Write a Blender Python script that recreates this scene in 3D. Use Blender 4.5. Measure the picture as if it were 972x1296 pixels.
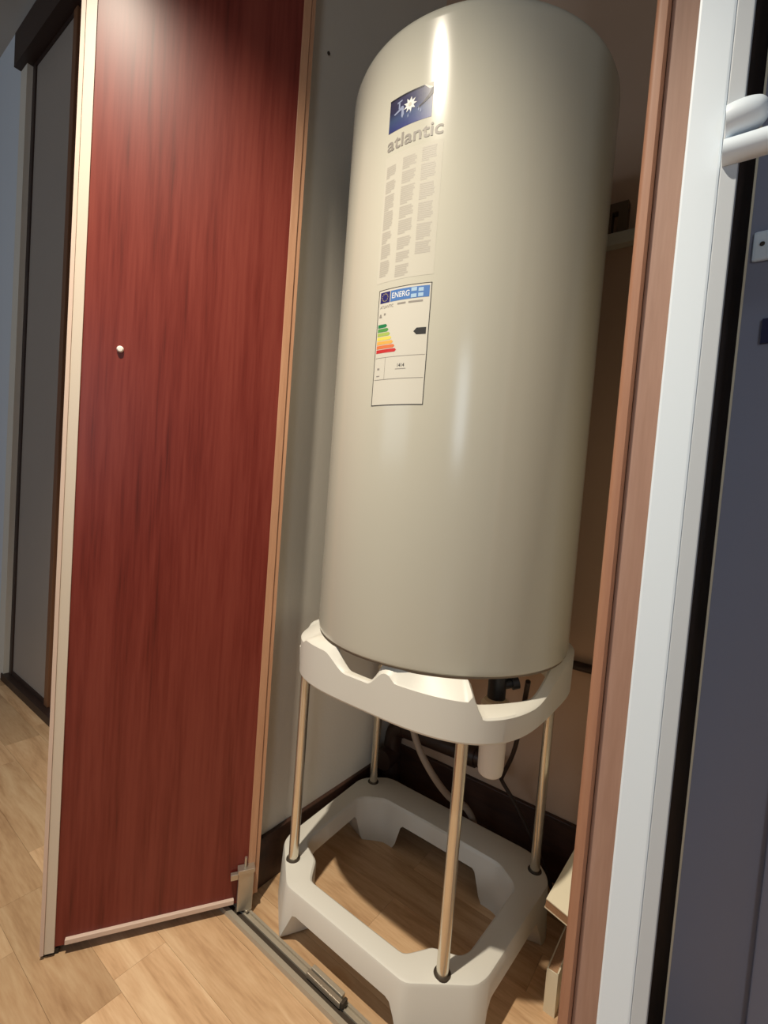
import bpy, bmesh, math, random
from mathutils import Vector, Matrix
random.seed(7)
PI = math.pi
scene = bpy.context.scene
for o in list(bpy.data.objects):
    bpy.data.objects.remove(o, do_unlink=True)
COL = scene.collection

# ------------------------------------------------------------------ camera
# world: X runs along the closet opening (towards the right jamb), Y into the closet, Z up,
# origin on the floor under the middle of the water heater
cam_d = bpy.data.cameras.new('camera')
cam_d.sensor_fit = 'VERTICAL'; cam_d.sensor_height = 36.0
cam_d.lens = 600.0 / 1296.0 * 36.0
cam_d.clip_start = 0.02
cam = bpy.data.objects.new('camera', cam_d); COL.objects.link(cam)
A_ = -0.644; PITCH = 0.046; ROLL = 0.076
fh = Vector((math.sin(A_), math.cos(A_), 0)); r0 = Vector((math.cos(A_), -math.sin(A_), 0))
fwd = fh * math.cos(PITCH) - Vector((0, 0, 1)) * math.sin(PITCH)
u0 = r0.cross(fwd)
xc = r0 * math.cos(ROLL) + u0 * math.sin(ROLL)
yc = -r0 * math.sin(ROLL) + u0 * math.cos(ROLL)
m3 = Matrix((xc, yc, -fwd)).transposed()
cam.matrix_world = Matrix.Translation((0.50726, -0.91215, 0.951)) @ m3.to_4x4()
scene.camera = cam

# ------------------------------------------------------------------ world, daylight, exposure
w = bpy.data.worlds.new('world'); scene.world = w; w.use_nodes = True
bg = w.node_tree.nodes['Background']; bg.inputs[0].default_value = (0.62, 0.72, 0.85, 1); bg.inputs[1].default_value = 0.6
vs = scene.view_settings
vs.view_transform = 'Standard'; vs.look = 'None'; vs.gamma = 1.0; vs.use_curve_mapping = False
vs.exposure = 0.0
WIN = (2.15, 3.05, 0.95, 2.35)          # window opening in the rear wall: x0 x1 z0 z1
def area_light(name, loc, size, size_y, power, colour, direction):
    d = bpy.data.lights.new(name, 'AREA'); d.shape = 'RECTANGLE'; d.size = size; d.size_y = size_y
    d.energy = power; d.color = colour
    o = bpy.data.objects.new(name, d); COL.objects.link(o); o.location = loc
    o.rotation_euler = Vector(direction).to_track_quat('-Z', 'Y').to_euler()
    return o
area_light('window_daylight', ((WIN[0]+WIN[1])/2, -4.17, (WIN[2]+WIN[3])/2), WIN[1]-WIN[0]-.06, WIN[3]-WIN[2]-.06,
           23.0, (0.76, 0.89, 1.0), (0, 1, 0))
ADDED_WIN = (-2.8, -0.7, 0.95, 2.45)  # added unseen opening, put in for cool fill from the left
area_light('added_fill_west', ((ADDED_WIN[0]+ADDED_WIN[1])/2, -4.17, (ADDED_WIN[2]+ADDED_WIN[3])/2), ADDED_WIN[1]-ADDED_WIN[0]-.06, ADDED_WIN[3]-ADDED_WIN[2]-.06,
           16.0, (0.76, 0.89, 1.0), (0, 1, 0))  # added fill light, no known window on this side
LAMP = Vector((-0.05, -0.89, 2.30)); LAMP_POWER = 172.0; LAMP_COL = (1.0, 0.895, 0.73)

# ------------------------------------------------------------------ materials
def new_mat(name):
    m = bpy.data.materials.new(name); m.use_nodes = True
    nt = m.node_tree; return m, nt, nt.nodes['Principled BSDF']
def srgb(r, g, b):
    f = lambda c: (c/255/12.92) if c/255 <= .04045 else ((c/255+.055)/1.055)**2.4
    return (f(r), f(g), f(b), 1)
def plain(name, col, rough=.5, metal=0., bump=0., bscale=200, var=0., vscale=6, coat=0., spec=.5):
    m, nt, b = new_mat(name)
    b.inputs['Base Color'].default_value = col; b.inputs['Roughness'].default_value = rough
    b.inputs['Metallic'].default_value = metal; b.inputs['Coat Weight'].default_value = coat
    b.inputs['Specular IOR Level'].default_value = spec
    tc = nt.nodes.new('ShaderNodeTexCoord')
    if var:
        n = nt.nodes.new('ShaderNodeTexNoise'); n.inputs['Scale'].default_value = vscale; n.inputs['Detail'].default_value = 4
        nt.links.new(tc.outputs['Object'], n.inputs['Vector'])
        mx = nt.nodes.new('ShaderNodeMix'); mx.data_type = 'RGBA'
        mx.inputs[6].default_value = [c*(1-var) for c in col[:3]]+[1]
        mx.inputs[7].default_value = [min(1, c*(1+var)) for c in col[:3]]+[1]
        nt.links.new(n.outputs['Fac'], mx.inputs[0]); nt.links.new(mx.outputs[2], b.inputs['Base Color'])
    if bump:
        n = nt.nodes.new('ShaderNodeTexNoise'); n.inputs['Scale'].default_value = bscale; n.inputs['Detail'].default_value = 3
        nt.links.new(tc.outputs['Object'], n.inputs['Vector'])
        bp = nt.nodes.new('ShaderNodeBump'); bp.inputs['Strength'].default_value = bump; bp.inputs['Distance'].default_value = .002
        nt.links.new(n.outputs['Fac'], bp.inputs['Height']); nt.links.new(bp.outputs['Normal'], b.inputs['Normal'])
    return m
def ramp(nt, stops):
    r = nt.nodes.new('ShaderNodeValToRGB'); e = r.color_ramp.elements
    while len(e) < len(stops): e.new(.5)
    for i, (p, c) in enumerate(stops): e[i].position = p; e[i].color = c
    return r
def wood(name, stops, stretch, scale, rough, rnd=None, bump=.05, coat=0., fine=.35, spec=.5):
    """long grained wood; stretch: per-axis scale of the object coordinates; rnd: per-object tint range"""
    m, nt, b = new_mat(name); L = nt.links
    tc = nt.nodes.new('ShaderNodeTexCoord'); mp = nt.nodes.new('ShaderNodeMapping')
    mp.inputs['Scale'].default_value = stretch
    oi = nt.nodes.new('ShaderNodeObjectInfo')
    add = nt.nodes.new('ShaderNodeVectorMath'); add.operation = 'ADD'
    sc = nt.nodes.new('ShaderNodeVectorMath'); sc.operation = 'SCALE'; sc.inputs['Scale'].default_value = 37.0
    cmb = nt.nodes.new('ShaderNodeCombineXYZ')
    for i in range(3): L.new(oi.outputs['Random'], cmb.inputs[i])
    L.new(cmb.outputs[0], sc.inputs[0]); L.new(tc.outputs['Object'], mp.inputs['Vector'])
    L.new(mp.outputs[0], add.inputs[0]); L.new(sc.outputs[0], add.inputs[1])
    n1 = nt.nodes.new('ShaderNodeTexNoise'); n1.inputs['Scale'].default_value = scale; n1.inputs['Detail'].default_value = 5; n1.inputs['Distortion'].default_value = .8
    n2 = nt.nodes.new('ShaderNodeTexNoise'); n2.inputs['Scale'].default_value = scale*7; n2.inputs['Detail'].default_value = 4
    L.new(add.outputs[0], n1.inputs['Vector']); L.new(add.outputs[0], n2.inputs['Vector'])
    mx = nt.nodes.new('ShaderNodeMix'); mx.data_type = 'FLOAT'; mx.inputs[0].default_value = fine
    L.new(n1.outputs['Fac'], mx.inputs[2]); L.new(n2.outputs['Fac'], mx.inputs[3])
    r = ramp(nt, stops); L.new(mx.outputs[0], r.inputs[0])
    out = r.outputs[0]
    if rnd:
        rr = ramp(nt, rnd); L.new(oi.outputs['Random'], rr.inputs[0])
        mm = nt.nodes.new('ShaderNodeMix'); mm.data_type = 'RGBA'; mm.blend_type = 'MULTIPLY'; mm.inputs[0].default_value = 1
        L.new(out, mm.inputs[6]); L.new(rr.outputs[0], mm.inputs[7]); out = mm.outputs[2]
    L.new(out, b.inputs['Base Color'])
    b.inputs['Roughness'].default_value = rough; b.inputs['Coat Weight'].default_value = coat; b.inputs['Specular IOR Level'].default_value = spec
    bp = nt.nodes.new('ShaderNodeBump'); bp.inputs['Strength'].default_value = bump; bp.inputs['Distance'].default_value = .001
    L.new(mx.outputs[0], bp.inputs['Height']); L.new(bp.outputs['Normal'], b.inputs['Normal'])
    return m

M = {}
M['plank'] = wood('laminate_plank', [(.30, srgb(178, 142, 108)), (.48, srgb(206, 172, 136)), (.66, srgb(222, 193, 158))], (1.6, 14, 14), 2.2, .38,
                  rnd=[(0, (.76, .72, .66, 1)), (.3, (.92, .88, .82, 1)), (.6, (1.0, .96, .90, 1)), (1, (1.2, 1.17, 1.12, 1))], bump=.04, fine=.3)
M['joint'] = plain('floor_joint', srgb(140, 104, 72), .8)
M['wall'] = plain('grey_white_paint', srgb(212, 205, 193), .8, bump=.15, bscale=160, var=.03)
M['room_wall'] = plain('pale_grey_paint', srgb(150, 152, 156), .85, bump=.1, var=.02)
M['warm_wall'] = plain('beige_paint', srgb(196, 166, 142), .8, bump=.15, bscale=160, var=.04)
M['far_wall'] = plain('pale_blue_paint', srgb(205, 211, 220), .8, bump=.1)
M['ceiling'] = plain('ceiling_paint', srgb(178, 176, 172), .9, var=.02)
M['skirting'] = wood('dark_stained_wood', [(.3, srgb(38, 22, 15)), (.6, srgb(66, 40, 28))], (1.5, 10, 10), 3, .5)
M['jamb'] = wood('beech_jamb', [(.25, srgb(150, 116, 100)), (.55, srgb(164, 130, 114)), (.8, srgb(172, 140, 124))], (20, 20, 1.2), 2.5, .55, bump=.05)
M['moulding'] = wood('warm_beech_moulding', [(.25, srgb(152, 106, 82)), (.55, srgb(166, 120, 94)), (.8, srgb(174, 130, 104))], (20, 20, 1.2), 2.5, .55)
M['red_wood'] = wood('red_mahogany_laminate', [(.30, srgb(84, 30, 22)), (.43, srgb(112, 42, 33)), (.55, srgb(124, 52, 42)), (.72, srgb(132, 60, 48))],
                     (16, 16, .7), 1.5, .33, bump=.02, fine=.4, spec=.35)
M['cream'] = plain('cream_lacquer', srgb(212, 199, 182), .4, var=.02)
M['pink_cream'] = plain('pinkish_lacquer', srgb(214, 190, 174), .45, var=.02)
M['edge_wood'] = wood('beech_edge_band', [(.25, srgb(178, 130, 98)), (.6, srgb(196, 148, 114)), (.85, srgb(206, 160, 126))], (20, 20, 1.5), 3, .45)
M['white_knob'] = plain('white_button', srgb(238, 232, 224), .35)
M['alu'] = plain('brushed_aluminium', srgb(186, 176, 158), .42, metal=.45, bump=.1, bscale=400)
M['zinc'] = plain('zinc_plate', srgb(190, 182, 168), .35, metal=.8, bump=.12, bscale=300, var=.08, vscale=40)
M['dark_metal'] = plain('dark_channel', srgb(72, 62, 52), .6, metal=.4, var=.1, vscale=60)
M['enamel'] = plain('white_enamel', srgb(203, 200, 185), .19, var=.012, vscale=3)
M['enamel_seam'] = plain('seam_rubber', srgb(128, 112, 92), .6)
M['plastic'] = plain('white_plastic', srgb(220, 217, 207), .45, bump=.03, bscale=300)
M['siphon'] = plain('siphon_plastic', srgb(226, 214, 198), .35)
M['chrome'] = plain('galvanised_tube', srgb(222, 214, 198), .24, metal=.88, var=.06, vscale=50)
M['black'] = plain('black_plastic', srgb(16, 16, 20), .4)
M['hose'] = plain('grey_hose', srgb(150, 134, 120), .45)
M['pipe'] = plain('dark_brown_pipe', srgb(48, 30, 22), .45)
M['cable'] = plain('dark_cable', srgb(42, 28, 22), .5)
M['bracket'] = plain('brown_steel', srgb(104, 86, 68), .5, metal=.3)
M['melamine'] = plain('white_melamine', srgb(226, 216, 190), .4)
M['chipboard'] = plain('raw_chipboard', srgb(176, 136, 102), .85, var=.35, vscale=350, bump=.4, bscale=300)
M['post'] = plain('white_paint_daylight_tint', srgb(232, 244, 255), .45, var=.01)  # white with the cool daylight cast mixed into its colour
M['side_shade'] = plain('post_side_shade', srgb(196, 203, 210), .5)  # grey carries the shading of the post's side
M['shaded_white'] = plain('shaded_white_panel', srgb(140, 143, 162), .5, var=.03, vscale=4)  # white panel, its cool shade put into the base colour
M['gap_shade'] = wood('gap_shade_brown', [(.3, srgb(28, 16, 12)), (.6, srgb(52, 32, 24))], (14, 14, 1.2), 3, .5)  # dark brown painted in for deep shade in the gap
M['wenge'] = plain('dark_brown_profile', srgb(48, 32, 26), .5)
M['brown_profile'] = plain('brown_profile', srgb(122, 84, 58), .45)
M['grey_panel'] = plain('grey_lacquer_panel', srgb(156, 146, 138), .42, var=.02)
M['navy_edge'] = plain('navy_plastic', srgb(30, 30, 70), .4)
M['ink'] = plain('grey_ink', srgb(148, 142, 134), .5)
M['ink_pale'] = plain('pale_grey_ink', srgb(184, 178, 166), .5)
M['ink_dark'] = plain('black_ink', srgb(36, 34, 34), .5)
M['label'] = plain('label_paper', srgb(212, 208, 195), .4)
M['sticker'] = plain('clear_sticker', srgb(207, 203, 189), .22)
M['eu_blue'] = plain('eu_blue_print', srgb(40, 36, 104), .4)
M['energ_blue'] = plain('energ_blue_print', srgb(78, 122, 186), .4)
M['pale_blue'] = plain('pale_blue_print', srgb(170, 200, 226), .4)
for i, c in enumerate([(24, 122, 70), (84, 150, 74), (170, 190, 90), (232, 214, 96), (236, 176, 84), (222, 120, 68), (200, 44, 44)]):
    M['grade%d' % i] = plain('grade_print_%d' % i, srgb(*c), .45)
M['shade'] = plain('lamp_shade_metal', srgb(200, 196, 190), .5)
M['print_white'] = plain('white_print', srgb(232, 234, 232), .4)
M['print_steel'] = plain('steel_blue_print', srgb(150, 160, 190), .4)
M['print_dark'] = plain('dark_print', srgb(26, 24, 40), .4)
def logo_material():
    m, nt, b = new_mat('logo_picture_print'); L = nt.links
    tc = nt.nodes.new('ShaderNodeTexCoord'); sp = nt.nodes.new('ShaderNodeSeparateXYZ'); L.new(tc.outputs['UV'], sp.inputs[0])
    n = nt.nodes.new('ShaderNodeTexNoise'); n.inputs['Scale'].default_value = 5; n.inputs['Detail'].default_value = 4; L.new(tc.outputs['UV'], n.inputs['Vector'])
    a = nt.nodes.new('ShaderNodeMath'); a.operation = 'MULTIPLY_ADD'; a.inputs[1].default_value = .35
    L.new(n.outputs['Fac'], a.inputs[0]); L.new(sp.outputs[0], a.inputs[2])
    rx = ramp(nt, [(.12, srgb(26, 24, 58)), (.55, srgb(62, 62, 104)), (.85, srgb(100, 104, 136)), (1.2 if False else 1.0, srgb(128, 130, 150))]); L.new(a.outputs[0], rx.inputs[0])
    ry = ramp(nt, [(0.0, srgb(70, 80, 150)), (.35, srgb(84, 110, 150)), (.6, srgb(60, 60, 84)), (1.0, srgb(78, 74, 88))]); L.new(sp.outputs[1], ry.inputs[0])
    mx = nt.nodes.new('ShaderNodeMix'); mx.data_type = 'RGBA'; mx.inputs[0].default_value = .45
    L.new(rx.outputs[0], mx.inputs[6]); L.new(ry.outputs[0], mx.inputs[7]); L.new(mx.outputs[2], b.inputs['Base Color'])
    b.inputs['Roughness'].default_value = .3
    return m
M['logo'] = logo_material()

# ------------------------------------------------------------------ mesh helpers
def obj(name, bm, mat, parent=None, smooth=False, loc=None, rotz=0):
    bmesh.ops.recalc_face_normals(bm, faces=bm.faces[:])
    me = bpy.data.meshes.new(name); bm.to_mesh(me); bm.free()
    if mat: me.materials.append(M[mat])
    if smooth:
        me.polygons.foreach_set('use_smooth', [True]*len(me.polygons))
        me.set_sharp_from_angle(angle=math.radians(35))
    o = bpy.data.objects.new(name, me); COL.objects.link(o)
    if parent: o.parent = parent
    if loc: o.location = loc
    if rotz: o.rotation_euler.z = rotz
    return o
def thing(name, label, cat, loc=(0, 0, 0), rotz=0):
    o = bpy.data.objects.new(name, None); COL.objects.link(o); o.empty_display_size = .1
    o.location = loc; o.rotation_euler = (0, 0, rotz); o['label'] = label; o['category'] = cat
    return o
def tag(o, label, cat): o['label'] = label; o['category'] = cat; return o
def struct(o, label=None):
    o['kind'] = 'structure'
    if label: o['label'] = label
    return o
def NB(): return bmesh.new()
def box(bm, x0, x1, y0, y1, z0, z1, bevel=0.):
    g = bmesh.ops.create_cube(bm, size=1, matrix=Matrix.Translation(((x0+x1)/2, (y0+y1)/2, (z0+z1)/2)) @ Matrix.Diagonal((abs(x1-x0), abs(y1-y0), abs(z1-z0), 1)))
    if bevel:
        ed = set()
        for v in g['verts']: ed.update(v.link_edges)
        bmesh.ops.bevel(bm, geom=list(ed), offset=bevel, segments=2, affect='EDGES', profile=.6)
    return bm
def bx(*a, **k): return box(NB(), *a, **k)
def lathe(bm, prof, seg=48, c=(0, 0), cap=True):
    rings = []
    for r, z in prof:
        if r < 1e-5: rings.append([bm.verts.new((c[0], c[1], z))])
        else: rings.append([bm.verts.new((c[0]+r*math.cos(2*PI*i/seg), c[1]+r*math.sin(2*PI*i/seg), z)) for i in range(seg)])
    for a, b in zip(rings, rings[1:]):
        for i in range(seg):
            j = (i+1) % seg
            if len(a) == 1 and len(b) == 1: continue
            if len(a) == 1: bm.faces.new((a[0], b[i], b[j]))
            elif len(b) == 1: bm.faces.new((a[i], b[0], a[j]))
            else: bm.faces.new((a[i], b[i], b[j], a[j]))
    if cap:
        if len(rings[0]) > 1: bm.faces.new(rings[0])
        if len(rings[-1]) > 1: bm.faces.new(rings[-1])
    return bm
def tube(bm, pts, r, seg=12, sub=6):
    P = [Vector(p) for p in pts]
    if len(P) > 2:                                   # Catmull-Rom
        Q = []
        for i in range(len(P)-1):
            p0 = P[max(i-1, 0)]; p1 = P[i]; p2 = P[i+1]; p3 = P[min(i+2, len(P)-1)]
            for k in range(sub):
                t = k/sub
                Q.append(.5*((2*p1)+(-p0+p2)*t+(2*p0-5*p1+4*p2-p3)*t*t+(-p0+3*p1-3*p2+p3)*t**3))
        Q.append(P[-1]); P = Q
    rad = r if isinstance(r, (list, tuple)) else [r]*len(P)
    up = None; rings = []
    for i, p in enumerate(P):
        d = (P[min(i+1, len(P)-1)]-P[max(i-1, 0)]).normalized()
        if up is None: up = d.orthogonal().normalized()
        up = (up-d*up.dot(d)).normalized(); s = d.cross(up)
        rings.append([bm.verts.new(p+(up*math.cos(2*PI*k/seg)+s*math.sin(2*PI*k/seg))*rad[i]) for k in range(seg)])
    for a, b in zip(rings, rings[1:]):
        for k in range(seg):
            bm.faces.new((a[k], a[(k+1) % seg], b[(k+1) % seg], b[k]))
    bm.faces.new(rings[0]); bm.faces.new(rings[-1])
    return bm
def extrude_x(bm, prof, x0, x1):
    """closed (y,z) profile swept along x"""
    a = [bm.verts.new((x0, y, z)) for y, z in prof]; b = [bm.verts.new((x1, y, z)) for y, z in prof]
    n = len(prof)
    for i in range(n): bm.faces.new((a[i], a[(i+1) % n], b[(i+1) % n], b[i]))
    bm.faces.new(a); bm.faces.new(b)
    return bm
def extrude_z(bm, prof, z0, z1):
    a = [bm.verts.new((x, y, z0)) for x, y in prof]; b = [bm.verts.new((x, y, z1)) for x, y in prof]
    n = len(prof)
    for i in range(n): bm.faces.new((a[i], a[(i+1) % n], b[(i+1) % n], b[i]))
    bm.faces.new(a); bm.faces.new(b)
    return bm

# ------------------------------------------------------------------ the setting
FY = -0.25                      # front plane of the closets
WL, WR, BW, CE = -0.325, 0.455, 0.315, 2.80
RX0, RX1, RY0 = -2.9, 3.7, -4.2
floor = struct(obj('floor', bx(RX0-.1, RX1+.1, RY0-.1, .5, -.06, -.008), 'joint'), 'light oak laminate floor of short staggered planks')
PW = .10
lens = (.36, .46, .56, .66)
pm = {}
for L_ in lens:
    b_ = bx(0, L_-.0004, 0, PW-.0004, -.008, 0)
    me = bpy.data.meshes.new('plank'); bmesh.ops.recalc_face_normals(b_, faces=b_.faces[:]); b_.to_mesh(me); b_.free(); me.materials.append(M['plank']); pm[L_] = me
rng = random.Random(11)
for k in range(-9, 8):
    y = -.40 + k*PW
    if y > BW: continue
    x = -2.45 - rng.random()*.5
    while x < .95:
        L_ = rng.choice(lens)
        if not (y > -.26 and (x+L_ < -.36)):
            p = bpy.data.objects.new('plank', pm[L_]); COL.objects.link(p); p.parent = floor; p.location = (x, y, 0)
        x += L_
rest = wood('laminate_floor_beyond', [(.30, srgb(178, 142, 108)), (.48, srgb(206, 172, 136)), (.66, srgb(222, 193, 158))], (1.6, 14, 14), 2.2, .4)
M['rest'] = rest
struct(obj('floor_room', bx(RX0, RX1, RY0, -1.302, -.008, 0), 'rest'))
struct(obj('ceiling', bx(RX0-.1, RX1+.1, RY0-.1, .5, CE, CE+.08), 'ceiling'))
struct(obj('wall_back', bx(WL-.06, WR+.06, BW, BW+.08, 0, CE), 'warm_wall'), 'closet back wall behind the water heater')
struct(obj('wall_left', bx(WL-.09, WL, -.235, BW, 0, CE), 'wall'), 'grey closet side wall beside the red door')
struct(obj('wall_right', bx(.385, WR, -.235, BW, 0, CE), 'wall'))
struct(obj('wall_lintel', bx(RX0, RX1, FY-.0, FY+.06, 2.72, CE), 'far_wall'))
struct(obj('wall_far', bx(RX0, -2.06, FY, FY+.06, 0, 2.72), 'far_wall'), 'pale wall strip left of the sliding wardrobe')
struct(obj('wall_side', bx(RX0-.08, RX0, RY0, FY+.1, 0, CE), 'room_wall'))
struct(obj('wall_east', bx(RX1, RX1+.08, RY0, .5, 0, CE), 'room_wall'))
struct(obj('wall_entry', bx(.95, RX1, FY, FY+.06, 0, 2.72), 'room_wall'))
# rear wall with its window opening and the added fill-light opening
b_ = NB(); 
xs_ = [RX0, ADDED_WIN[0], ADDED_WIN[1], WIN[0], WIN[1], RX1]
for k in (0, 2, 4): box(b_, xs_[k], xs_[k+1], RY0-.1, RY0, 0, CE)
for k, w_ in ((1, ADDED_WIN), (3, WIN)): box(b_, xs_[k], xs_[k+1], RY0-.1, RY0, 0, w_[2]); box(b_, xs_[k], xs_[k+1], RY0-.1, RY0, w_[3], CE)
struct(obj('wall_rear', b_, 'room_wall'))
for n_, (x0, x1, z0, z1) in (('window_1', WIN), ('added_window', ADDED_WIN)):  # second frame is for the added opening
    b_ = NB()
    for a in ((x0, x0+.05, z0, z1), (x1-.05, x1, z0, z1), (x0, x1, z0, z0+.05), (x0, x1, z1-.05, z1), ((x0+x1)/2-.03, (x0+x1)/2+.03, z0, z1)):
        box(b_, a[0], a[1], RY0-.09, RY0-.03, a[2], a[3])
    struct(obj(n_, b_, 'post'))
# skirting boards in the closet
struct(obj('baseboard_back', bx(WL, WR-.06, BW-.013, BW, 0, .165, bevel=.003), 'skirting'), 'tall dark brown skirting along the closet back wall')
struct(obj('baseboard_left', bx(WL, WL+.012, -.235, BW-.013, 0, .12, bevel=.003), 'skirting'), 'dark brown skirting along the closet side wall')
struct(obj('baseboard_far', bx(RX0, -2.06, FY-.012, FY, 0, .07), 'skirting'))
# small nail hole in the side wall
tube_b = NB(); tube(tube_b, [(WL, -.143, 1.922), (WL+.003, -.143, 1.922)], .0035, 10)
nl = obj('wall_nail', tube_b, 'dark_metal'); tag(nl, 'tiny dark nail head high on the grey closet side wall', 'nail')
# right jamb: rounded beech edge piece, groove, flat beech board
t1 = struct(obj('trim_1', bx(.3865, .428, FY-.001, -.20, 0, 2.72, bevel=.003), 'jamb'), 'beech door jamb board on the right of the closet')
pr = [(.3705, -.235), (.3705, FY-.004)]
for k in range(7):
    a = PI + k/6*PI/2
    pr.append((.3775+.007*math.cos(a), FY-.004+.007*math.sin(a)))
pr += [(.384, FY-.011), (.3862, FY-.006), (.3862, -.235)]
obj('edge_moulding', extrude_z(NB(), pr, 0, 2.72), 'moulding', t1, smooth=True)
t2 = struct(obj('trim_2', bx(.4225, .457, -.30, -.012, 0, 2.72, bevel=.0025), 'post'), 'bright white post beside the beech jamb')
obj('side_shade_strip', bx(.457, .4725, -.2995, -.282, 0, 2.72, bevel=.0012), 'side_shade', t2)  # grey strip standing in for the post's shaded side face

# ------------------------------------------------------------------ right hand niche
cab = thing('cabinet_door', 'white flush panel, cool shade put into its blue-grey colour, with a thin cream edge right of the white post', 'panel', (.48, -.03, 0))
obj('panel', bx(.0015, .30, 0, .018, .02, 2.4), 'shaded_white', cab)
obj('edge_band', bx(-.0015, .0015, -.001, .018, .02, 2.4), 'melamine', cab)
obj('stile', bx(.098, .30, -.012, 0, .02, 2.4, bevel=.002), 'shaded_white', cab)
hb = NB(); box(hb, .006, .06, -.007, 0, 1.325, 1.368, bevel=.004)
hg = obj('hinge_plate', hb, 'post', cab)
lathe_b = NB(); lathe(lathe_b, [(0, 0), (.003, 0), (.003, .002), (0, .002)], 12)
sc_ = obj('screw', lathe_b, 'dark_metal', hg); sc_.rotation_euler.x = PI/2; sc_.location = (.017, -.0068, 1.348)
obj('catch', bx(.027, .06, -.006, 0, 1.205, 1.24), 'navy_edge', cab)
dkb = tag(obj('gap_shade_board', bx(.44, .52, .0, .014, 0, 2.6), 'gap_shade'), 'added dark brown board painting the shade in the gap behind the white post', 'board')
struct(obj('wall_niche', bx(.457, .97, .05, .10, 0, 2.72), 'room_wall'))
struct(obj('wall_niche_side', bx(.90, .97, FY, .05, 0, 2.72), 'room_wall'))
tr = thing('hanging_rail', 'white horizontal rail with a rounded cap fixed to the white post', 'rail', (.457, -.302, 1.331))
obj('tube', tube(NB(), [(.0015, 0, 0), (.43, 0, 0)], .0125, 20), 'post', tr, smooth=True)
fb = NB()
# rounded cap above the tube
tube(fb, [(.0015, .0, .031), (.012, .0, .0315), (.024, .0, .032), (.037, .0, .033)], [.0155, .0157, .0160, .0162, .0164, .0165, .0166, .0166, .0166, .0165, .0163, .0160, .0156, .0150, .0142, .013, .011, .0085, .0045], 24, 6)
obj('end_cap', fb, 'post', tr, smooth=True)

# ------------------------------------------------------------------ far sliding wardrobe on the left
trr = struct(obj('trim_3', bx(-2.06, -.42, FY-.03, FY+.08, 2.585, 2.72), 'wenge'), 'dark brown top rail of the sliding wardrobe')
trb = struct(obj('trim_4', bx(-2.0, -.42, FY-.01, FY+.08, 0, .03), 'wenge'), 'dark floor track of the sliding wardrobe')
struct(obj('trim_5', bx(-2.06, -1.985, FY-.005, FY+.08, .0, 2.585), 'wall'), 'grey side jamb of the sliding wardrobe')
def sliding(label, x0, x1, y, m):
    t = thing('sliding_door', label, 'sliding door', (x0, y, .03)); W_ = x1-x0
    obj('panel', bx(.03, W_-.03, .006, .014, .02, 2.54), 'grey_panel', t)
    obj('stile', bx(0, .034, 0, .02, 0, 2.555, bevel=.003), m[0], t)
    obj('stile', bx(W_-.034, W_, 0, .02, 0, 2.555, bevel=.003), m[1], t)
    obj('bottom_rail', bx(.034, W_-.034, .002, .018, 0, .02), 'wenge', t)
    obj('top_rail', bx(.034, W_-.034, .002, .018, 2.54, 2.555), 'wenge', t)
    return t
sliding('grey sliding wardrobe door with dark left stile and brown right stile', -1.975, -1.525, FY+.012, ('wenge', 'brown_profile'))
sliding('grey sliding wardrobe door mostly hidden behind the red door', -1.53, -.42, FY+.042, ('brown_profile', 'brown_profile'))

# ------------------------------------------------------------------ red door
HX, HY = -.284, -.230
du = Vector((-.486+.284, -.561+.230)); rz = math.atan2(du.y, du.x)
door = thing('closet_door', 'tall red mahogany closet door standing open with cream edge profiles', 'door', (HX, HY, 0), rz)
DT = 2.55
obj('door_panel', bx(.0195, .379, -.019, 0, .017, DT), 'red_wood', door)
ep = obj('edge_profile', extrude_z(NB(), [(.3785, -.021), (.3785, .004), (.394, .004), (.394, .0025), (.3955, .0025), (.3955, .005), (.4005, .005), (.4015, .002), (.4015, -.021)], .009, DT), 'cream', door)
ep['label'] = 'cream vertical edge profile'
obj('profile_lip', bx(.3953, .4018, -.012, .0056, .009, DT), 'pink_cream', ep)
he = obj('hinge_edge_band', bx(.004, .0195, -.020, .003, .03, DT, bevel=.001), 'edge_wood', door); he['label'] = 'beech edge band on the hinge side'
obj('hinge_strip', bx(-.005, .003, -.020, -.001, .03, DT), 'edge_wood', he)
br = obj('bottom_rail', bx(.046, .361, 0, .008, .022, .032, bevel=.001), 'pink_cream', door); br['label'] = 'pinkish rail along the bottom edge'
obj('foot', bx(.372, .398, -.018, -.002, 0, .012), 'black', door)
kb = NB(); lathe(kb, [(0, 0), (.0055, 0), (.006, .003), (.0045, .006), (0, .0068)], 20)
kn = obj('knob', kb, 'white_knob', door, smooth=True); kn.rotation_euler.x = -PI/2; kn.location = (.317, 0, 1.177)
# pivot bracket at the hinge corner
pv = obj('pivot_bracket', bx(.008, .040, .0035, .0185, .012, .098, bevel=.0015), 'zinc', door); pv['label'] = 'zinc pivot bracket'
obj('cap', bx(.006, .042, .002, .021, .098, .106, bevel=.001), 'zinc', pv)
pb = NB(); tube(pb, [(.026, .011, .100), (.026, .011, .128)], .0028, 12); obj('pin', pb, 'zinc', pv, smooth=True)
obj('tab', bx(.040, .056, .004, .014, .082, .094, bevel=.001), 'zinc', pv)
pb = NB(); tube(pb, [(.024, .011, .0085), (.024, .011, .014)], .007, 16); obj('foot_pin', pb, 'dark_metal', pv, smooth=True)

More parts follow.
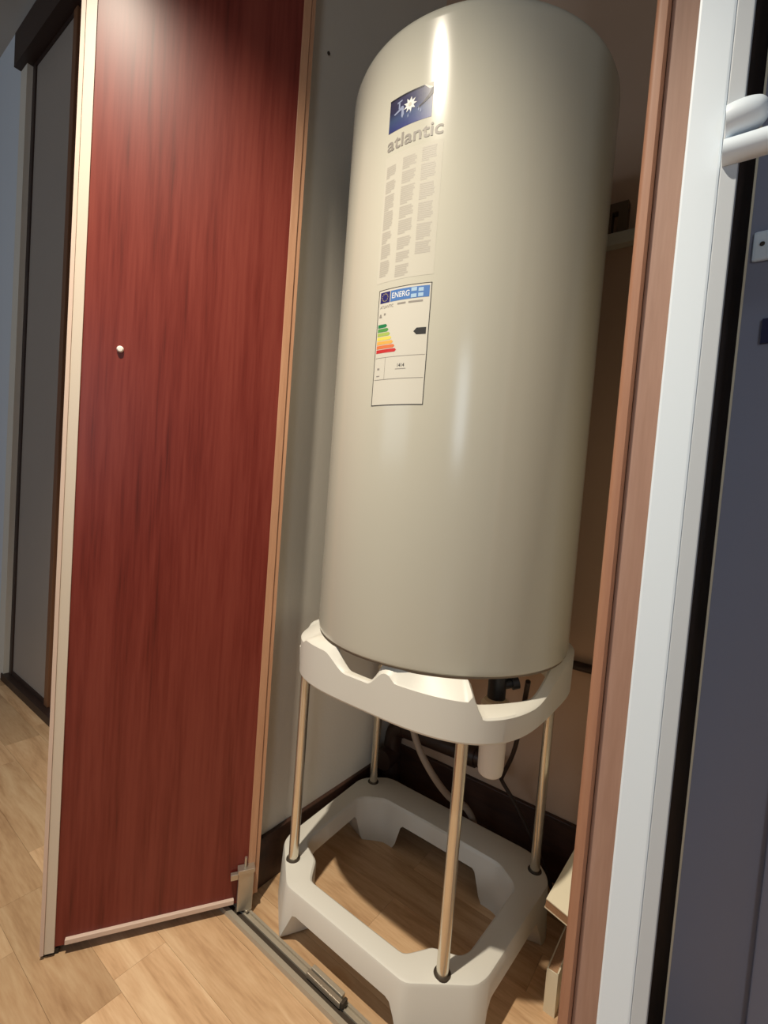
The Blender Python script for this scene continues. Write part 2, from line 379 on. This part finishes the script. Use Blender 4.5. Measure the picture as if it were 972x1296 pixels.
# ------------------------------------------------------------------ floor track
trk = thing('floor_track', 'aluminium floor track running along the closet opening', 'track', (0, 0, 0))
obj('rail', extrude_x(NB(), [(-.286, 0), (-.284, .008), (-.274, .008), (-.274, .0025), (-.262, .0025), (-.262, .0065), (-.258, .0065), (-.258, .003), (-.251, .003), (-.251, .0075), (-.246, .0075), (-.245, 0)], -.335, .3695), 'alu', trk)
obj('channel_liner', bx(-.335, .3695, -.2735, -.2625, .0026, .0036), 'dark_metal', trk)
ps = NB(); box(ps, -.305, -.275, -.259, -.244, .0075, .013, bevel=.0015); obj('pivot_socket', ps, 'zinc', trk)
clip = thing('track_runner', 'small silver runner clip sitting on the floor track', 'runner', (-.036, -.257, .0078))
obj('body', bx(-.043, .043, -.010, -.001, 0, .011, bevel=.001), 'zinc', clip)
obj('flange', bx(-.041, .039, .001, .010, 0, .013, bevel=.001), 'alu', clip)
obj('end_stop', bx(.043, .049, -.008, .006, 0, .012, bevel=.001), 'dark_metal', clip)

# ------------------------------------------------------------------ support stand
SX = -.028
stand = thing('heater_stand', 'white plastic support stand with four metal tubes under the water heater', 'stand', (SX, 0, 0))
def dense(poly, n):
    P = [Vector(p) for p in poly]; L = [(P[(i+1) % len(P)]-P[i]).length for i in range(len(P))]; T = sum(L); out = []
    for k in range(n):
        d = T*k/n; i = 0
        while d > L[i]: d -= L[i]; i += 1
        out.append(P[i].lerp(P[(i+1) % len(P)], d/L[i]))
    return out
def smooth_loop(pts, it):
    n = len(pts)
    for _ in range(it): pts = [(pts[i-1]+pts[i]*2+pts[(i+1) % n])/4 for i in range(n)]
    return pts
outer = [(0, -.241), (.150, -.241), (.247, -.162), (.256, -.135), (.272, .138), (.262, .165), (.222, .204), (.200, .211), (0, .211)]
outer = outer + [(-x, y) for x, y in reversed(outer[1:-1])]
inner = [(0, -.196), (.118, -.196), (.130, -.180), (.150, -.150), (.196, -.132), (.207, -.112), (.216, .070), (.206, .090), (.172, .112), (.158, .120), (0, .120)]
inner = inner + [(-x, y) for x, y in reversed(inner[1:-1])]
# sample both loops by direction from the centre so that stations match
def ray_hit(poly, a):
    d = Vector((math.cos(a), math.sin(a))); best = None
    for i in range(len(poly)):
        p = Vector(poly[i]); q = Vector(poly[(i+1) % len(poly)]); e = q-p
        den = d.x*e.y-d.y*e.x
        if abs(den) < 1e-9: continue
        t = (p.x*e.y-p.y*e.x)/den; s = (p.x*d.y-p.y*d.x)/den
        if t > 0 and -1e-6 <= s <= 1+1e-6 and (best is None or t > best): best = t
    return d*best
N = 200
angs = [2*PI*i/N for i in range(N)]
O_ = smooth_loop([ray_hit(outer, a) for a in angs], 1); I_ = smooth_loop([ray_hit(inner, a) for a in angs], 1)
corners = [(.205, -.2), (-.205, -.2), (.245, .17), (-.245, .17)]
def arch(p):
    d = min((Vector(c)-p).length for c in corners)
    t = min(1, max(0, (d-.062)/.035)); t = t*t*(3-2*t)
    return .072*t
bm = NB(); st = []
TZ = .119
for o_, i_ in zip(O_, I_):
    zb = arch(o_*.9+i_*.1); n_ = (o_-i_).normalized()
    fl = 1.0+.0*zb
    zi = arch(o_*.6+i_*.4)
    prof = [(o_+n_*(.006 if zb < .03 else .002), zb), (o_, TZ-.007), (o_-n_*.002, TZ-.002), (o_-n_*.007, TZ), (i_+n_*.006, TZ), (i_+n_*.002, TZ-.003), (i_, TZ-.010), (i_+n_*.002, max(zi, 0.0)+.0)]
    st.append([bm.verts.new((p.x, p.y, z)) for p, z in prof])
for k in range(N):
    a, b = st[k], st[(k+1) % N]
    for j in range(8): bm.faces.new((a[j], a[(j+1) % 8], b[(j+1) % 8], b[j]))
obj('base_frame', bm, 'plastic', stand, smooth=True)
rods = [(-.191, -.183), (-.234, .159), (.234, .159), (.191, -.183)]
for (x, y) in rods:
    pb = NB(); lathe(pb, [(.0108, TZ-.001), (.0108, TZ+.0012), (.0150, TZ+.0012), (.0158, TZ-.001)], 24, (x, y), cap=False)
    obj('socket', pb, 'dark_metal', stand, smooth=True)
    tb = NB(); tube(tb, [(x, y, TZ-.03), (x, y, .60)], .0108, 20); obj('tube_leg', tb, 'chrome', stand, smooth=True)
# support ring: rounded square, corners stick out beyond the heater, notches in its top edge
def rse(a, h=.260, n=3.35):
    return h/((abs(math.cos(a))**n+abs(math.sin(a))**n)**(1/n))
def sm(t): t = min(1, max(0, t)); return t*t*(3-2*t)
def dipf(a, lo, hi, e0, e1): return sm((a-lo)/e0)*sm((hi-a)/e1)
def ztop(deg):
    z = .641
    z -= .028*dipf(deg, -112, -80, 13, 8)            # front notch
    z -= .040*dipf(deg, -50, 16, 5, 40)              # deep cut at the right front corner
    z -= .009*dipf(deg, -150, -124, 4, 4)            # ledge at the left front corner
    z -= .012*dipf(deg, -79, -49.5, 4, 1)
    z -= .04*dipf(deg, 70, 110, 8, 8)
    z -= .03*dipf(deg, 150, 179, 8, 8)
    return z
bm = NB(); st = []; NR = 300
for i in range(NR):
    a = 2*PI*i/NR-PI; deg = math.degrees(a)
    r = rse(a); zt = ztop(deg); ri = min(r-.016, .258)
    cut = dipf(deg, -50, 16, 5, 38); nt_ = dipf(deg, -112, -80, 13, 8)
    zi = min(.6485, zt+.020*(1-nt_)*(1-.75*cut))
    ri2 = ri if True else 0
    prof = [(r-.003, .556), (r, .560), (r+.001, zt-.003), (r-.002, zt), (ri2+.004, zi), (ri2, zi-.001), (ri2-.006, .566), (ri2-.004, .556)]
    st.append([bm.verts.new((q*math.cos(a)-SX, q*math.sin(a), z)) for q, z in prof])
for k in range(NR):
    a, b = st[k], st[(k+1) % NR]
    for j in range(8): bm.faces.new((a[j], a[(j+1) % 8], b[(j+1) % 8], b[j]))
obj('support_ring', bm, 'plastic', stand, smooth=True)
for (x, y) in rods:                                   # sleeves that take the tubes under the ring
    sx_ = x*.99
    pb = NB(); lathe(pb, [(.0112, .565), (.017, .565), (.019, .60), (.0112, .60)], 20, (sx_, y), cap=False)
    obj('sleeve', pb, 'plastic', stand, smooth=True)

# ------------------------------------------------------------------ water heater
R = .265
heater = thing('water_heater', 'tall white cylindrical electric water heater standing on the plastic stand', 'water heater', (0, 0, 0))
obj('tank', lathe(NB(), [(R-.006, .652), (R-.0015, .656), (R, .664), (R, 1.712), (R-.001, 1.721), (R-.004, 1.7295), (R-.010, 1.7355), (R-.02, 1.738), (.15, 1.740), (0, 1.741)], 256), 'enamel', heater, smooth=True)
obj('bottom_seam', lathe(NB(), [(R-.012, .6525), (R-.005, .6525), (R-.005, .6495), (R-.012, .6495)], 96), 'enamel_seam', heater, smooth=True)
obj('bottom_cover', lathe(NB(), [(R-.013, .6522), (R-.014, .6494), (.232, .642), (.16, .632), (0, .628)], 96), 'enamel', heater, smooth=True)
# cylinder print helpers
T0 = math.radians(-96.8)
def cyl(s, z, dr=.0002): t = T0+s/R; return ((R+dr)*math.cos(t), (R+dr)*math.sin(t), z)
def patch(bm, s0, s1, z0, z1, dr=.0002, n=None):
    n = n or max(1, int((s1-s0)/.004)); uv = bm.loops.layers.uv.verify()
    lo = [bm.verts.new(cyl(s0+(s1-s0)*i/n, z0, dr)) for i in range(n+1)]; hi = [bm.verts.new(cyl(s0+(s1-s0)*i/n, z1, dr)) for i in range(n+1)]
    for i in range(n):
        f = bm.faces.new((lo[i], lo[i+1], hi[i+1], hi[i]))
        for l, c in zip(f.loops, ((i/n, 0), ((i+1)/n, 0), ((i+1)/n, 1), (i/n, 1))): l[uv].uv = c
    return bm
def poly(bm, pts, dr=.0005):
    bm.faces.new([bm.verts.new(cyl(s, z, dr)) for s, z in pts]); return bm
def print_obj(name, bm, mat, parent):
    me = bpy.data.meshes.new(name); bm.to_mesh(me); bm.free(); me.materials.append(M[mat])
    o = bpy.data.objects.new(name, me); COL.objects.link(o); o.parent = parent; return o
def text_on_tank(name, txt, s, z, height, width, mat, parent, dr=.0005, slant=0., bold=0.):
    c = bpy.data.curves.new(name, 'FONT'); c.body = txt; c.size = 1; c.offset = bold
    o = bpy.data.objects.new(name+'_tmp', c); COL.objects.link(o)
    bpy.context.view_layer.update()
    me = bpy.data.meshes.new_from_object(o.evaluated_get(bpy.context.evaluated_depsgraph_get()))
    xs = [v.co.x for v in me.vertices]; ys = [v.co.y for v in me.vertices]
    xa, xb, ya, yb = min(xs), max(xs), min(ys), max(ys)
    for v in me.vertices:
        yy = (v.co.y-ya)/(yb-ya)*height
        v.co = cyl(s+(v.co.x-xa)/(xb-xa)*width+slant*yy, z+yy, dr)
    me.materials.clear(); me.materials.append(M[mat])
    bpy.data.objects.remove(o, do_unlink=True); bpy.data.curves.remove(c)
    q = bpy.data.objects.new(name, me); COL.objects.link(q); q.parent = parent; return q
# picture logo
deg2s = lambda d: (math.radians(d)-T0)*R
S1 = deg2s(-78.6)
lg = print_obj('logo_sticker', patch(NB(), 0, S1, 1.5585, 1.6125), 'logo', heater); lg['label'] = 'dark blue picture sticker with a white flower and a tap'
print_obj('top_band', patch(NB(), 0, S1*.8, 1.610, 1.6125, .0004), 'print_dark', lg)
fbm = NB(); cx, cz = S1*.51, 1.5905; pts = []
for k in range(18):
    a = 2*PI*k/18; q = .0125 if k % 2 == 0 else .0068
    pts.append((cx+q*math.cos(a)*1.05, cz+q*math.sin(a)))
ctr = fbm.verts.new(cyl(cx, cz, .0006)); vv = [fbm.verts.new(cyl(s, z, .0006)) for s, z in pts]
for k in range(18): fbm.faces.new((ctr, vv[k], vv[(k+1) % 18]))
print_obj('flower', fbm, 'print_white', lg)
fbm = NB(); vv = [(cx+.0032*math.cos(2*PI*k/12), cz+.0032*math.sin(2*PI*k/12)) for k in range(12)]; poly(fbm, vv, .0007); print_obj('flower_centre', fbm, 'label', lg)
tp = NB()
poly(tp, [(.010, 1.5865), (.012, 1.5845), (.026, 1.5885), (.030, 1.5935), (.026, 1.5945), (.022, 1.5915)])
poly(tp, [(.026, 1.591), (.030, 1.593), (.0315, 1.580), (.0285, 1.574), (.026, 1.578)])
poly(tp, [(.0195, 1.591), (.0225, 1.592), (.0225, 1.602), (.0195, 1.601)]); poly(tp, [(.0165, 1.601), (.0265, 1.6025), (.0265, 1.605), (.0165, 1.6035)])
print_obj('tap_print', tp, 'print_steel', lg)
dp = NB()
for (a, b) in ((.040, 1.573), (.044, 1.578), (.060, 1.577), (.064, 1.5735)): poly(dp, [(a-.001, b), (a, b-.003), (a+.001, b), (a, b+.005)])
print_obj('water_drops', dp, 'print_steel', lg)
dp = NB(); poly(dp, [(S1*.80, 1.586), (S1*.90, 1.594), (S1*.97, 1.6035), (S1*1.005, 1.6045), (S1*1.005, 1.5945), (S1*.93, 1.589), (S1*.82, 1.5835)]); poly(dp, [(S1*.68, 1.580), (S1*.80, 1.586), (S1*.82, 1.5835), (S1*.70, 1.5785)])
print_obj('branch_print', dp, 'print_dark', lg)
# fade of the picture into the enamel at its top right corner
dp = NB(); poly(dp, [(S1*.80, 1.6128), (S1*.93, 1.6035), (S1*1.002, 1.6050), (S1*1.002, 1.6128)], .0004); print_obj('corner_cut', dp, 'sticker', lg)
wd = text_on_tank('wordmark', 'atlantic', .0005, 1.5275, .0225, deg2s(-73.9), 'ink', heater, bold=.012); wd['label'] = 'grey lettering reading atlantic'
# notice sticker with three columns of small print
nt_ = print_obj('notice_sticker', patch(NB(), deg2s(-97.6)+.002, deg2s(-73.3), 1.306, 1.519, .00015), 'sticker', heater); nt_['label'] = 'pale notice with three columns of tiny grey print'
r2 = random.Random(3)
for cs, cw, ztop_, zbot in ((.003, .021, 1.502, 1.317), (.037, .027, 1.507, 1.312), (.073, .027, 1.513, 1.342)):
    z = ztop_
    while z > zbot:
        h = r2.uniform(.016, .030); pbm = NB(); zz = z
        while zz > z-h and zz > zbot:
            ww = cw*(r2.uniform(.85, 1.0) if zz-.004 > z-h else r2.uniform(.35, .75)); patch(pbm, cs, cs+ww, zz-.0024, zz, .0003, 6); zz -= .0034
        print_obj('print_block', pbm, 'ink_pale', nt_); z -= h+r2.uniform(.003, .006)
# energy label
E0, E1 = deg2s(-95.4), deg2s(-73.4); EW = E1-E0
en = print_obj('energy_label', patch(NB(), E0, E1, 1.0955, 1.2935, .0002), 'label', heater); en['label'] = 'energy rating label with coloured arrows'
eb = NB()
for a in ((E0, E0+.0012, 1.0955, 1.2935), (E1-.0012, E1, 1.0955, 1.2935), (E0, E1, 1.0955, 1.0967), (E0, E1, 1.2925, 1.2935)): patch(eb, *a, .0004)
print_obj('border', eb, 'ink_dark', en)
print_obj('flag_box', patch(NB(), E0+.004, E0+.0245, 1.2705, 1.289, .0004), 'eu_blue', en)
sb = NB()
for k in range(12):
    a = 2*PI*k/12; sx_, sz_ = E0+.0142+.0062*math.cos(a), 1.2797+.0062*math.sin(a); poly(sb, [(sx_-.0006, sz_-.0006), (sx_+.0006, sz_-.0006), (sx_+.0006, sz_+.0006), (sx_-.0006, sz_+.0006)], .0006)
print_obj('flag_stars', sb, 'grade3', en)
print_obj('title_band', patch(NB(), E0+.026, E1-.0035, 1.2705, 1.289, .0004), 'energ_blue', en)
text_on_tank('title_text', 'ENERG', E0+.029, 1.2755, .0095, .034, 'print_white', en, bold=.01)
tb = NB()
for a in ((E0+.066, E0+.076, 1.282, 1.288), (E0+.066, E0+.076, 1.2715, 1.2775), (E0+.079, E0+.088, 1.2805, 1.2865), (E0+.079, E0+.088, 1.272, 1.278)): patch(tb, *a, .0006)
print_obj('title_symbols', tb, 'pale_blue', en)
text_on_tank('maker_text', 'ATLANTIC', E0+.005, 1.2615, .0048, .028, 'ink', en)
nb = NB()
for a in ((E0+.041, E0+.057, 1.2635, 1.2665), (E0+.062, E0+.088, 1.2635, 1.2665)): patch(nb, *a, .0004)
print_obj('model_line', nb, 'ink', en)
nb = NB(); poly(nb, [(E0+.004, 1.2465), (E0+.010, 1.2465), (E0+.0085, 1.252), (E0+.0055, 1.252)]); patch(nb, E0+.014, E0+.018, 1.2495, 1.253, .0004)
print_obj('tap_symbol', nb, 'ink', en)
for k in range(7):
    z = 1.2345-k*.0072; L_ = .020+k*.0037; b2 = NB()
    patch(b2, E0+.003, E0+.003+L_-.003, z-.0058, z, .0004); poly(b2, [(E0+L_, z-.0058), (E0+L_+.003, z-.0029), (E0+L_, z)], .0004)
    print_obj('grade_arrow', b2, 'grade%d' % k, en)
b2 = NB(); z = 1.2160; patch(b2, E1-.021, E1-.0045, z-.0055, z+.0055, .0004); poly(b2, [(E1-.021, z-.0055), (E1-.021, z+.0055), (E1-.0265, z)], .0004); print_obj('rating_arrow', b2, 'ink_dark', en)
b2 = NB()
for a in ((E0+.003, E1-.003, 1.1770, 1.1776), (E0+.003, E1-.003, 1.1395, 1.1403), (E0+.024, E0+.0246, 1.1403, 1.1770), (E0+.046, E0+.066, 1.1555, 1.1565), (E0+.007, E0+.014, 1.1455, 1.1470), (E0+.008, E0+.013, 1.157, 1.160)): patch(b2, *a, .0004)
print_obj('table_lines', b2, 'ink', en)
text_on_tank('consumption_text', '1414', E0+.050, 1.1590, .0062, .013, 'ink_dark', en)
# wall bracket at the back of the heater
bk = NB()
for a in ((.196, .205, 1.592, 1.660), (.218, .238, 1.592, 1.660), (.205, .218, 1.640, 1.660)): box(bk, a[0], a[1], .292, .3145, a[2], a[3])
obj('wall_bracket', bk, 'bracket', heater)
obj('bracket_plate', bx(.17, .262, .288, .3145, 1.562, 1.590, bevel=.002), 'enamel', heater)
# cable gland under the heater
gb = NB(); tube(gb, [(.185, -.105, .636), (.185, -.105, .594)], .016, 16); tube(gb, [(.185, -.105, .616), (.204, -.088, .622)], .009, 14); tube(gb, [(.204, -.088, .622), (.213, -.080, .625)], .0125, 14)
obj('cable_gland', gb, 'black', heater, smooth=True)

# ------------------------------------------------------------------ plumbing below
sp = thing('drain_siphon', 'white plastic drain siphon hanging below the water heater', 'siphon', (.152, -.02, 0))
obj('cup', lathe(NB(), [(0, .398), (.018, .399), (.0235, .404), (.0255, .414), (.0268, .515), (.0268, .521), (0, .521)], 40), 'siphon', sp, smooth=True)
obj('collar', lathe(NB(), [(0, .519), (.0285, .519), (.0292, .524), (.0292, .545), (.024, .552), (.0, .552)], 40), 'siphon', sp, smooth=True)
obj('inlet', lathe(NB(), [(0, .551), (.013, .551), (.013, .631), (0, .631)], 24), 'siphon', sp, smooth=True)
tb = NB(); tube(tb, [(.02, 0, .53), (.05, .03, .535), (.066, .046, .545)], .012, 14); obj('outlet', tb, 'siphon', sp, smooth=True)
hb = NB(); tube(hb, [(-.115, .10, .630), (-.118, .10, .46), (-.113, .10, .37), (-.088, .105, .305), (-.05, .12, .245), (-.018, .155, .188), (.004, .20, .152), (.016, .236, .10), (.03, .25, .035), (.06, .262, .0095)], .0085, 12)
tag(obj('flexible_hose', hb, 'hose', smooth=True), 'grey flexible hose curving down behind the front tube leg', 'hose')
pp = thing('drain_pipe', 'dark brown drain pipe along the closet back wall', 'pipe', (0, 0, 0))
tb = NB(); tube(tb, [(-.25, .272, .238), (.06, .272, .252)], .024, 20); obj('pipe_run', tb, 'pipe', pp, smooth=True)
tb = NB(); tube(tb, [(-.245, .272, .238), (-.268, .268, .228), (-.276, .266, .20), (-.277, .266, .14), (-.277, .266, .0)], .026, 20); obj('elbow', tb, 'pipe', pp, smooth=True)
tb = NB(); tube(tb, [(-.277, .268, .152), (-.277, .215, .152)], .030, 20); obj('end_cap', tb, 'pipe', pp, smooth=True)
tb = NB(); tube(tb, [(-.04, .272, .2475), (-.005, .272, .249)], .028, 20); obj('coupling', tb, 'pipe', pp, smooth=True)
tb = NB(); tube(tb, [(.19, .30, .559), (.37, .30, .561)], .011, 14)
tag(obj('copper_pipe', tb, 'pipe', smooth=True), 'short dark pipe stub by the right corner of the stand', 'pipe')
tb = NB(); tube(tb, [(.205, .0, .60), (.15, .12, .40), (.09, .22, .262), (.085, .233, .24), (.115, .236, .205), (.155, .236, .155), (.20, .236, .09), (.235, .24, .02), (.26, .24, .0055)], .005, 10)
tag(obj('power_cable', tb, 'cable', smooth=True), 'thin dark cable hanging behind the siphon to the floor', 'cable')

# ------------------------------------------------------------------ offcut boards leaning by the right jamb
ub = thing('shelf_board', 'white shelf board with raw chipboard end lying tilted, upper one behind the right jamb', 'board', (.288, -.052, .226))
ub.rotation_euler = (math.radians(14), math.radians(10), math.radians(-4))
obj('melamine_face', bx(0, .094, 0, .24, .0215, .024), 'melamine', ub)
obj('chipboard_core', bx(.0005, .0935, .0005, .2395, .0025, .0215), 'chipboard', ub)
obj('melamine_face', bx(0, .094, 0, .24, 0, .0025), 'melamine', ub)
lb = thing('shelf_board', 'pale shelf board standing on edge on the floor, lower one behind the right jamb', 'board', (.295, -.012, 0))
obj('melamine_face', bx(-.002, .0005, 0, .26, 0, .084), 'melamine', lb)
obj('chipboard_core', bx(.0005, .0165, .001, .26, 0, .083), 'chipboard', lb)
obj('melamine_face', bx(.0165, .019, 0, .26, 0, .084), 'melamine', lb)
eg = obj('edge_band', bx(-.002, .019, -.0012, .001, 0, .084), 'melamine', lb)

# ------------------------------------------------------------------ ceiling lamp of the room (above the frame)
lm = thing('pendant_lamp', 'metal pendant lamp hanging from the ceiling above the frame', 'lamp', (LAMP.x, LAMP.y, 0))
obj('canopy', lathe(NB(), [(0, CE), (.05, CE), (.045, CE-.02), (0, CE-.025)], 24), 'shade', lm, smooth=True)
tb = NB(); tube(tb, [(0, 0, CE-.02), (0, 0, LAMP.z+.075)], .004, 8); obj('cord', tb, 'black', lm)
obj('lamp_shade', lathe(NB(), [(.0, LAMP.z+.085), (.03, LAMP.z+.08), (.075, LAMP.z+.005), (.073, LAMP.z+.005), (.028, LAMP.z+.076), (.0, LAMP.z+.076)], 40, cap=False), 'shade', lm, smooth=True)
ld = bpy.data.lights.new('lamp_bulb', 'SPOT'); ld.spot_size = math.radians(107); ld.spot_blend = 1.0; ld.energy = LAMP_POWER; ld.color = LAMP_COL; ld.shadow_soft_size = .022
lo = bpy.data.objects.new('lamp_bulb', ld); COL.objects.link(lo); lo.location = LAMP
